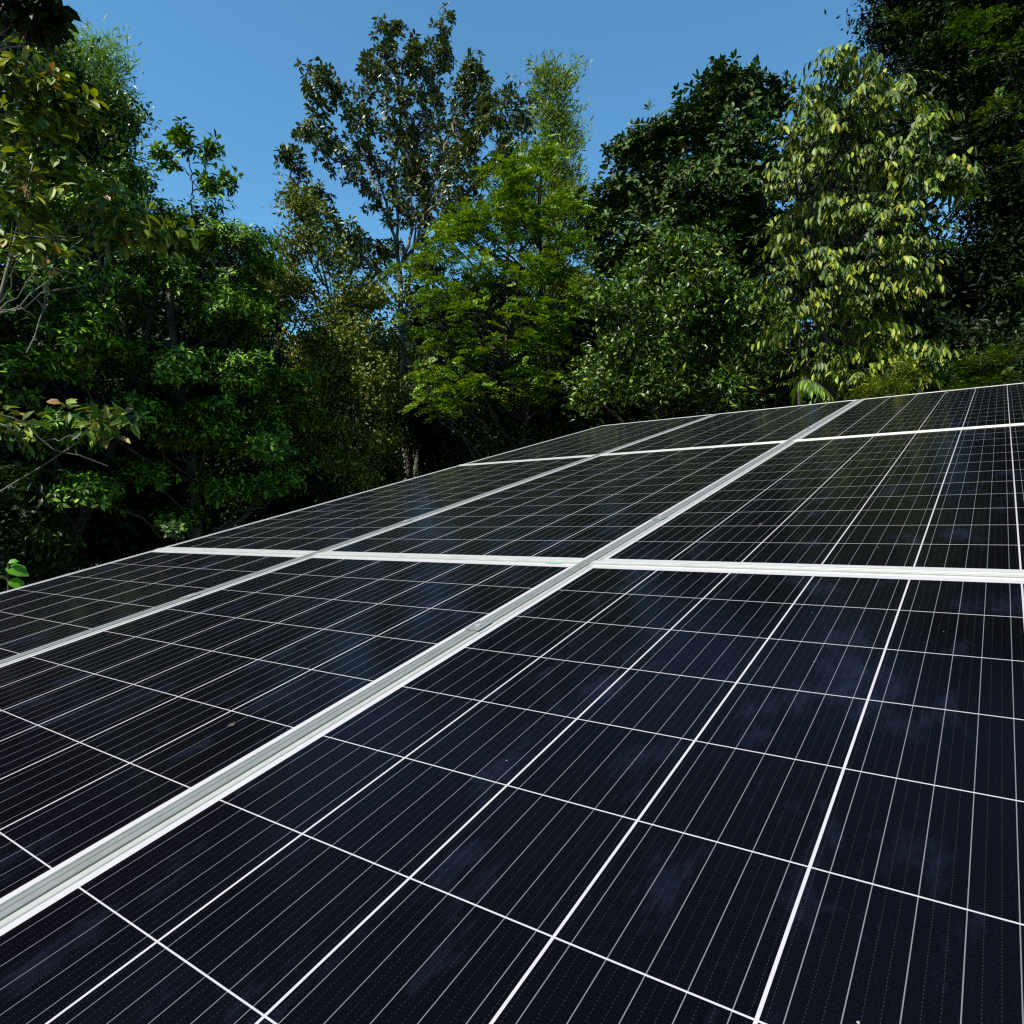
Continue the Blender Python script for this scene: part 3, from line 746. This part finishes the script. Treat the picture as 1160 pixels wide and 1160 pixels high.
tree('glossy_bush_tree', 'brighter green glossy bushy tree in front of the dark round-leaved crown', 'tree', 12,
     [(730, 310, 45, 35), (790, 300, 40, 35), (690, 350, 35, 35), (750, 360, 50, 40, -.3), (810, 350, 45, 40), (700, 410, 40, 35), (770, 410, 50, 35, -.2), (840, 400, 40, 35), (680, 450, 35, 25), (740, 450, 40, 25), (820, 440, 45, 25), (860, 350, 25, 30)],
     'scatter', dict(nl=10, L=.125, W=.056, r=.13), L_mid, B_brown, base=760, sprays=5, twigs=6, sr=.16, trunk_r=.1, seed=22)
tree('drooping_tree', 'pale tree of hanging yellow-green leaves in tiers at the right', 'tree', 10,
     [(958, 72, 20, 26), (985, 85, 24, 30), (930, 105, 22, 26), (1012, 108, 28, 30), (965, 130, 34, 34), (908, 148, 20, 28), (1040, 145, 20, 32), (900, 195, 26, 32), (945, 180, 34, 34), (990, 185, 34, 36), (1035, 195, 22, 30), (920, 235, 36, 30), (970, 240, 36, 30, -.2), (1015, 240, 28, 28), (885, 268, 16, 24),
      (930, 285, 36, 28), (985, 290, 34, 28), (1035, 280, 22, 22), (1078, 195, 6, 4), (895, 325, 24, 26), (945, 335, 36, 28, -.2), (995, 335, 32, 26), (1040, 315, 18, 16), (905, 372, 26, 22), (960, 378, 36, 26), (1005, 380, 28, 24), (935, 415, 30, 18), (985, 418, 32, 20), (1035, 405, 20, 12), (960, 440, 36, 14), (1020, 432, 26, 10)],
     'hang', dict(nl=8, L=.150, W=.046, bl=.30), L_pale, B_brown, base=985, big=True, tb=1.6, sprays=10, twigs=1.25, sr=.12, trunk_r=.11, seed=23, depth=.9, flat=.8)
def giant_extra(lv, wd, rng, root, d):
    l2 = Leaves()
    for x, y, rx, ry, dd in ((1085, 52, 24, 10, -.9), (1108, 36, 20, 8, -.8), (1056, 66, 14, 7, 0), (1152, 178, 12, 10, -1.1), (1148, 128, 16, 8, -1.1), (1104, 165, 12, 6, -.4), (1030, 40, 16, 8, .2), (1140, 60, 18, 9, -1.1), (1155, 330, 10, 8, -1.2), (1120, 230, 10, 6, -.6)):
        m = pxm(x, y, d+dd); c = P(x, y, d+dd)
        fill_clump(l2, wd, rng, c, np.array([rx*m, .5*(rx+ry)*m, ry*m]), 'pinnate', dict(fronds=2, pairs=8, fl=.4, L=.10, W=.03, droop=.3), 5, 1.2, .15, c+np.array([0.2, 0.9, -0.6]), .3, True, .5, .7)
    l2.build(L_mid, root, 'sunlit_boughs')  # sunlight on these boughs put into a brighter leaf colour than the crown's
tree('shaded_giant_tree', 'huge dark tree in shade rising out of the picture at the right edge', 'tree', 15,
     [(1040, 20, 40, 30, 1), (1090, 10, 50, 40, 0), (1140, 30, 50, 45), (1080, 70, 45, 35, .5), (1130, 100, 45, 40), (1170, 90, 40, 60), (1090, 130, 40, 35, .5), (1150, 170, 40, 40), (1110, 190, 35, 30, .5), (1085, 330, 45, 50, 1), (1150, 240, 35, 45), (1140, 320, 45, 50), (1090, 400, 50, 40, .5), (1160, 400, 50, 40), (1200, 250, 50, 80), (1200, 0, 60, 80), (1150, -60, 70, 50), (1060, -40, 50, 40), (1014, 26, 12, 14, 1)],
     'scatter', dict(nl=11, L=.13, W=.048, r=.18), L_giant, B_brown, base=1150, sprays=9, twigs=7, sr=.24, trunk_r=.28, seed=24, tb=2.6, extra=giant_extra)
# trees that stand farther in, seen only in the gaps
BK = 'darker trees of the second row'
for (x, yt, hw, d, sd_, lab) in ((60, 260, 90, 21, 31, 'darker tree seen through gaps behind the left edge foliage'), (240, 300, 90, 22, 32, 'darker tree hidden deep behind the dense leafy tree at left'),
                                (380, 390, 70, 23, 33, 'darker tree low behind the vine-clad olive tree'), (480, 350, 60, 24, 56, 'darker tree behind the trunk of the tallest tree'), (575, 330, 60, 21, 34, 'darker tree behind the feathery tree in the centre'),
                                (660, 330, 60, 23, 35, 'darker tree in the gap right of the wispy column'), (800, 280, 90, 24, 36, 'darker tree behind the round-leaved crown'),
                                (980, 200, 80, 20, 37, 'darker tree behind the pale drooping tree'), (1110, 320, 70, 22, 38, 'darker tree low behind the shaded giant at the right'),
                                (960, 130, 60, 13.5, 39, 'dark tree standing close behind the pale drooping tree, filling its gaps'), (190, 330, 110, 16.5, 40, 'dark tree close behind the umbrella-topped leafy tree'), (40, 420, 90, 14.5, 50, 'dark tree behind the bare grey twigs at the left edge'), (1340, 60, 120, 19, 59, 'dark tree beyond the right photo edge, next to the shaded giant'), (-150, -80, 130, 12, 54, 'tall dark tree beyond the left photo edge, mirrored in the left panels'), (-420, -150, 160, 13, 55, 'tall dark tree farthest left, mirrored in the front-left panel')):
    rg = np.random.default_rng(sd_)
    cl = []
    for k in range(22):
        yy = yt + 30 + (k/21.0)**1.0*(620-yt-30)
        cl.append((x + rg.uniform(-1, 1)*hw*0.75*min(1, 0.45+(yy-yt)/150), yy, hw*rg.uniform(.4, .6), 48*rg.uniform(.8, 1.2), rg.uniform(-.6, .6)))
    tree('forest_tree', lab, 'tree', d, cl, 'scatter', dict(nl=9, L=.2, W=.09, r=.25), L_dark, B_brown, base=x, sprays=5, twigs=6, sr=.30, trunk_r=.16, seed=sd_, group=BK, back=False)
# shrubs in the shade below the crowns
for (x, y, rx, ry, d, sd_, lab) in ((-10, 655, 80, 45, 11.5, 58, 'dark shrub at the left photo edge, behind the broad rounded leaves'), (110, 620, 90, 50, 14.5, 41, 'dark shrub in the shade below the left leafy trees'), (300, 560, 80, 60, 15.5, 42, 'dark shrub under the dense left tree, near the array edge'),
                                (470, 500, 70, 60, 16.5, 43, 'dark shrub round the trunk of the tallest tree'), (590, 480, 90, 60, 14.5, 44, 'dark shrub below the feathery tree'),
                                (740, 460, 80, 45, 15, 45, 'dark shrub below the glossy bushy tree'), (900, 430, 70, 45, 14, 46, 'dark shrub behind the palm leaf'), (1060, 420, 90, 45, 14, 47, 'dark shrub at the foot of the shaded giant')):
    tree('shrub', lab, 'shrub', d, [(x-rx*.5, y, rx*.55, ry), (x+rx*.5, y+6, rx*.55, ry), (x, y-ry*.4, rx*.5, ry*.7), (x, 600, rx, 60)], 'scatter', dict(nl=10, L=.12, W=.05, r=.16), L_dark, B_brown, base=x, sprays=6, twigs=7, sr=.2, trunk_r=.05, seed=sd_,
         group='dark shrubs under the trees')

# ------------------------------------------------------------------ small plants at the edge of the array
tree('small_shrub', 'small sunlit green shrub poking up behind the left edge of the array', 'shrub', 7.5, [(196, 600, 9, 10), (192, 640, 12, 30)], 'whorl', dict(nl=6, L=.06, W=.03), L_mid, B_brown, base=196, sprays=60, twigs=3, sr=.05, trunk_r=.012, seed=51, back=False)
tree('fern_shrub', 'bright feathery fern-like bush just beyond the top edge of the right panel', 'shrub', 8.5, [(1015, 430, 24, 10), (1000, 445, 22, 14), (1020, 480, 30, 40)], 'pinnate', dict(fronds=3, pairs=8, fl=.22, L=.05, W=.016), L_pale, B_brown, base=1012, sprays=25, twigs=3, sr=.08, trunk_r=.02, seed=52, back=False)
tree('fern_shrub', 'darker feathery bush at the right, beyond the top edge of the array', 'shrub', 10, [(1085, 428, 22, 7), (1115, 418, 25, 9), (1145, 410, 25, 10), (1100, 460, 50, 30)], 'pinnate', dict(fronds=3, pairs=8, fl=.22, L=.06, W=.02), L_mid, B_brown, base=1105, sprays=16, twigs=3, sr=.09, trunk_r=.02, seed=53, back=False)

def blade(lv, p0, dirv, nrm, L, W, curl):
    lv.add(np.array([p0]), np.array([dirv]), np.array([nrm]), L, W, 0.15, curl)

# palm leaf that hangs over the far edge
def palm(label, x, y, d, seed, size, leaf, n=22):
    rng = np.random.default_rng(seed)
    b = P(x, y, d)
    root = thing('palm_plant', label, 'palm', (b[0], b[1], 0))
    wd, lv = Wood(), Leaves()
    top = b + UP*size*0.35
    wd.tube(spline([np.array([b[0], b[1], -.1]), b*[1, 1, .5], top], 8), .025, .012, 6)
    for k in range(4):
        a = rng.uniform(0, 6.28) if k else math.atan2(-ray(x, y)[1], -ray(x, y)[0]) + 0.9
        dr = np.array([math.cos(a), math.sin(a), 0])
        t = np.linspace(0, 1, 9)[:, None]
        rach = top + dr*t*size*0.8 + UP*(0.35*t - 0.75*t**2)*size
        wd.tube(rach, .008, .003, 4)
        for i in range(n):
            f = 0.15+0.85*i/(n-1); j = f*8; q = rach[int(min(j, 7))]*(1-(j-int(min(j, 7)))) + rach[int(min(j, 7))+1]*(j-int(min(j, 7)))
            sd = np.cross(dr, UP)
            for sg in (-1, 1):
                lv.add(np.array([q]), np.array([sg*sd*0.45+dr*0.35-UP*0.75+rng.standard_normal(3)*0.06]), np.array([dr*0.5+UP*.5+sg*sd*.4]), size*0.5*(1-0.4*f), size*0.045, 0.15, 0.1)
    wd.build(B_brown, root, 'stalk'); lv.build(leaf, root, 'fronds')
palm('small palm with a bright yellow-green hanging leaf just beyond the array near the widest seam', 905, 447, 7.6, 61, .36, L_bright)
palm('shaded palm-like plant with a pale hanging leaf in front of the tallest trunk', 452, 408, 15, 62, 1.0, L_mid)

# broad-leaved herb at the left photo edge
def herb():
    b = P(10, 640, 4.6)
    root = thing('broad_leaved_herb', 'bright green broad rounded leaves at the left photo edge above the array', 'plant', (b[0], b[1], 0))
    wd, lv = Wood(), Leaves()
    wd.tube(spline([np.array([b[0], b[1], -.1]), b], 8), .012, .006, 6)
    rng = np.random.default_rng(5)
    tocam = -unit(ray(10, 640)); side = unit(np.cross(tocam, UP))
    for (x, y, L, W, a) in ((5, 644, .12, .10, -.35), (9, 638, .05, .04, .6), (0, 636, .05, .04, 2.6), (-14, 644, .12, .10, 3.3), (-4, 655, .10, .08, 2.9), (8, 657, .10, .08, -.7)):
        p = P(x, y, 4.6)
        dr = side*-math.cos(a) + UP*math.sin(a)*.6 + tocam*.3
        wd.tube(curve(b-UP*.05, p, rng, .05, 4), .004, .003, 4)
        lv.add(np.array([p]), np.array([dr]), np.array([UP*.7+tocam*.6]), L, W, .12, .25)
    wd.build(B_brown, root, 'stem'); lv.build(leafmat('herb_leaf', [(0, (.045, .15, .008)), (1, (.09, .24, .014))], .45, .35), root, 'leaves', True)
herb()

# scraps of dry leaf lying on the glass
def scrap(label, t, s_, size, col, seed):
    rng = np.random.default_rng(seed)
    n = 9; V = []; Fc = []
    for i in range(n):
        f = i/(n-1); wdt = size*0.32*math.sin(math.pi*min(0.97, f+0.05))*rng.uniform(0.7, 1.2)
        z = 0.0012 + size*0.25*(f-0.5)**2*rng.uniform(0.7, 1.3)
        V += [(size*(f-0.5), -wdt, z+size*0.08), (size*(f-0.5), 0, z), (size*(f-0.5), wdt, z+size*0.10)]
    for i in range(n-1):
        a = 3*i
        Fc += [[a, a+3, a+4, a+1], [a+1, a+4, a+5, a+2]]
    o = local_obj('leaf_scrap', V, Fc, simple('dry_leaf', col, 0.8, 0, 0.3, 300))
    o.matrix_world = PLANE @ Matrix.Translation((t, s_, -0.0016)) @ Matrix.Rotation(rng.uniform(0, 6.28), 4, 'Z')
    tag(o, label, 'leaf scrap')
scrap('tiny dark dry leaf scrap on the glass left of the widest seam', -0.137, -0.86, 0.016, (0.03, 0.024, 0.017), 71)
scrap('tiny brown leaf scrap on the middle row panel beyond the white cross strip', 0.30, 0.36, 0.016, (0.07, 0.045, 0.025), 73)
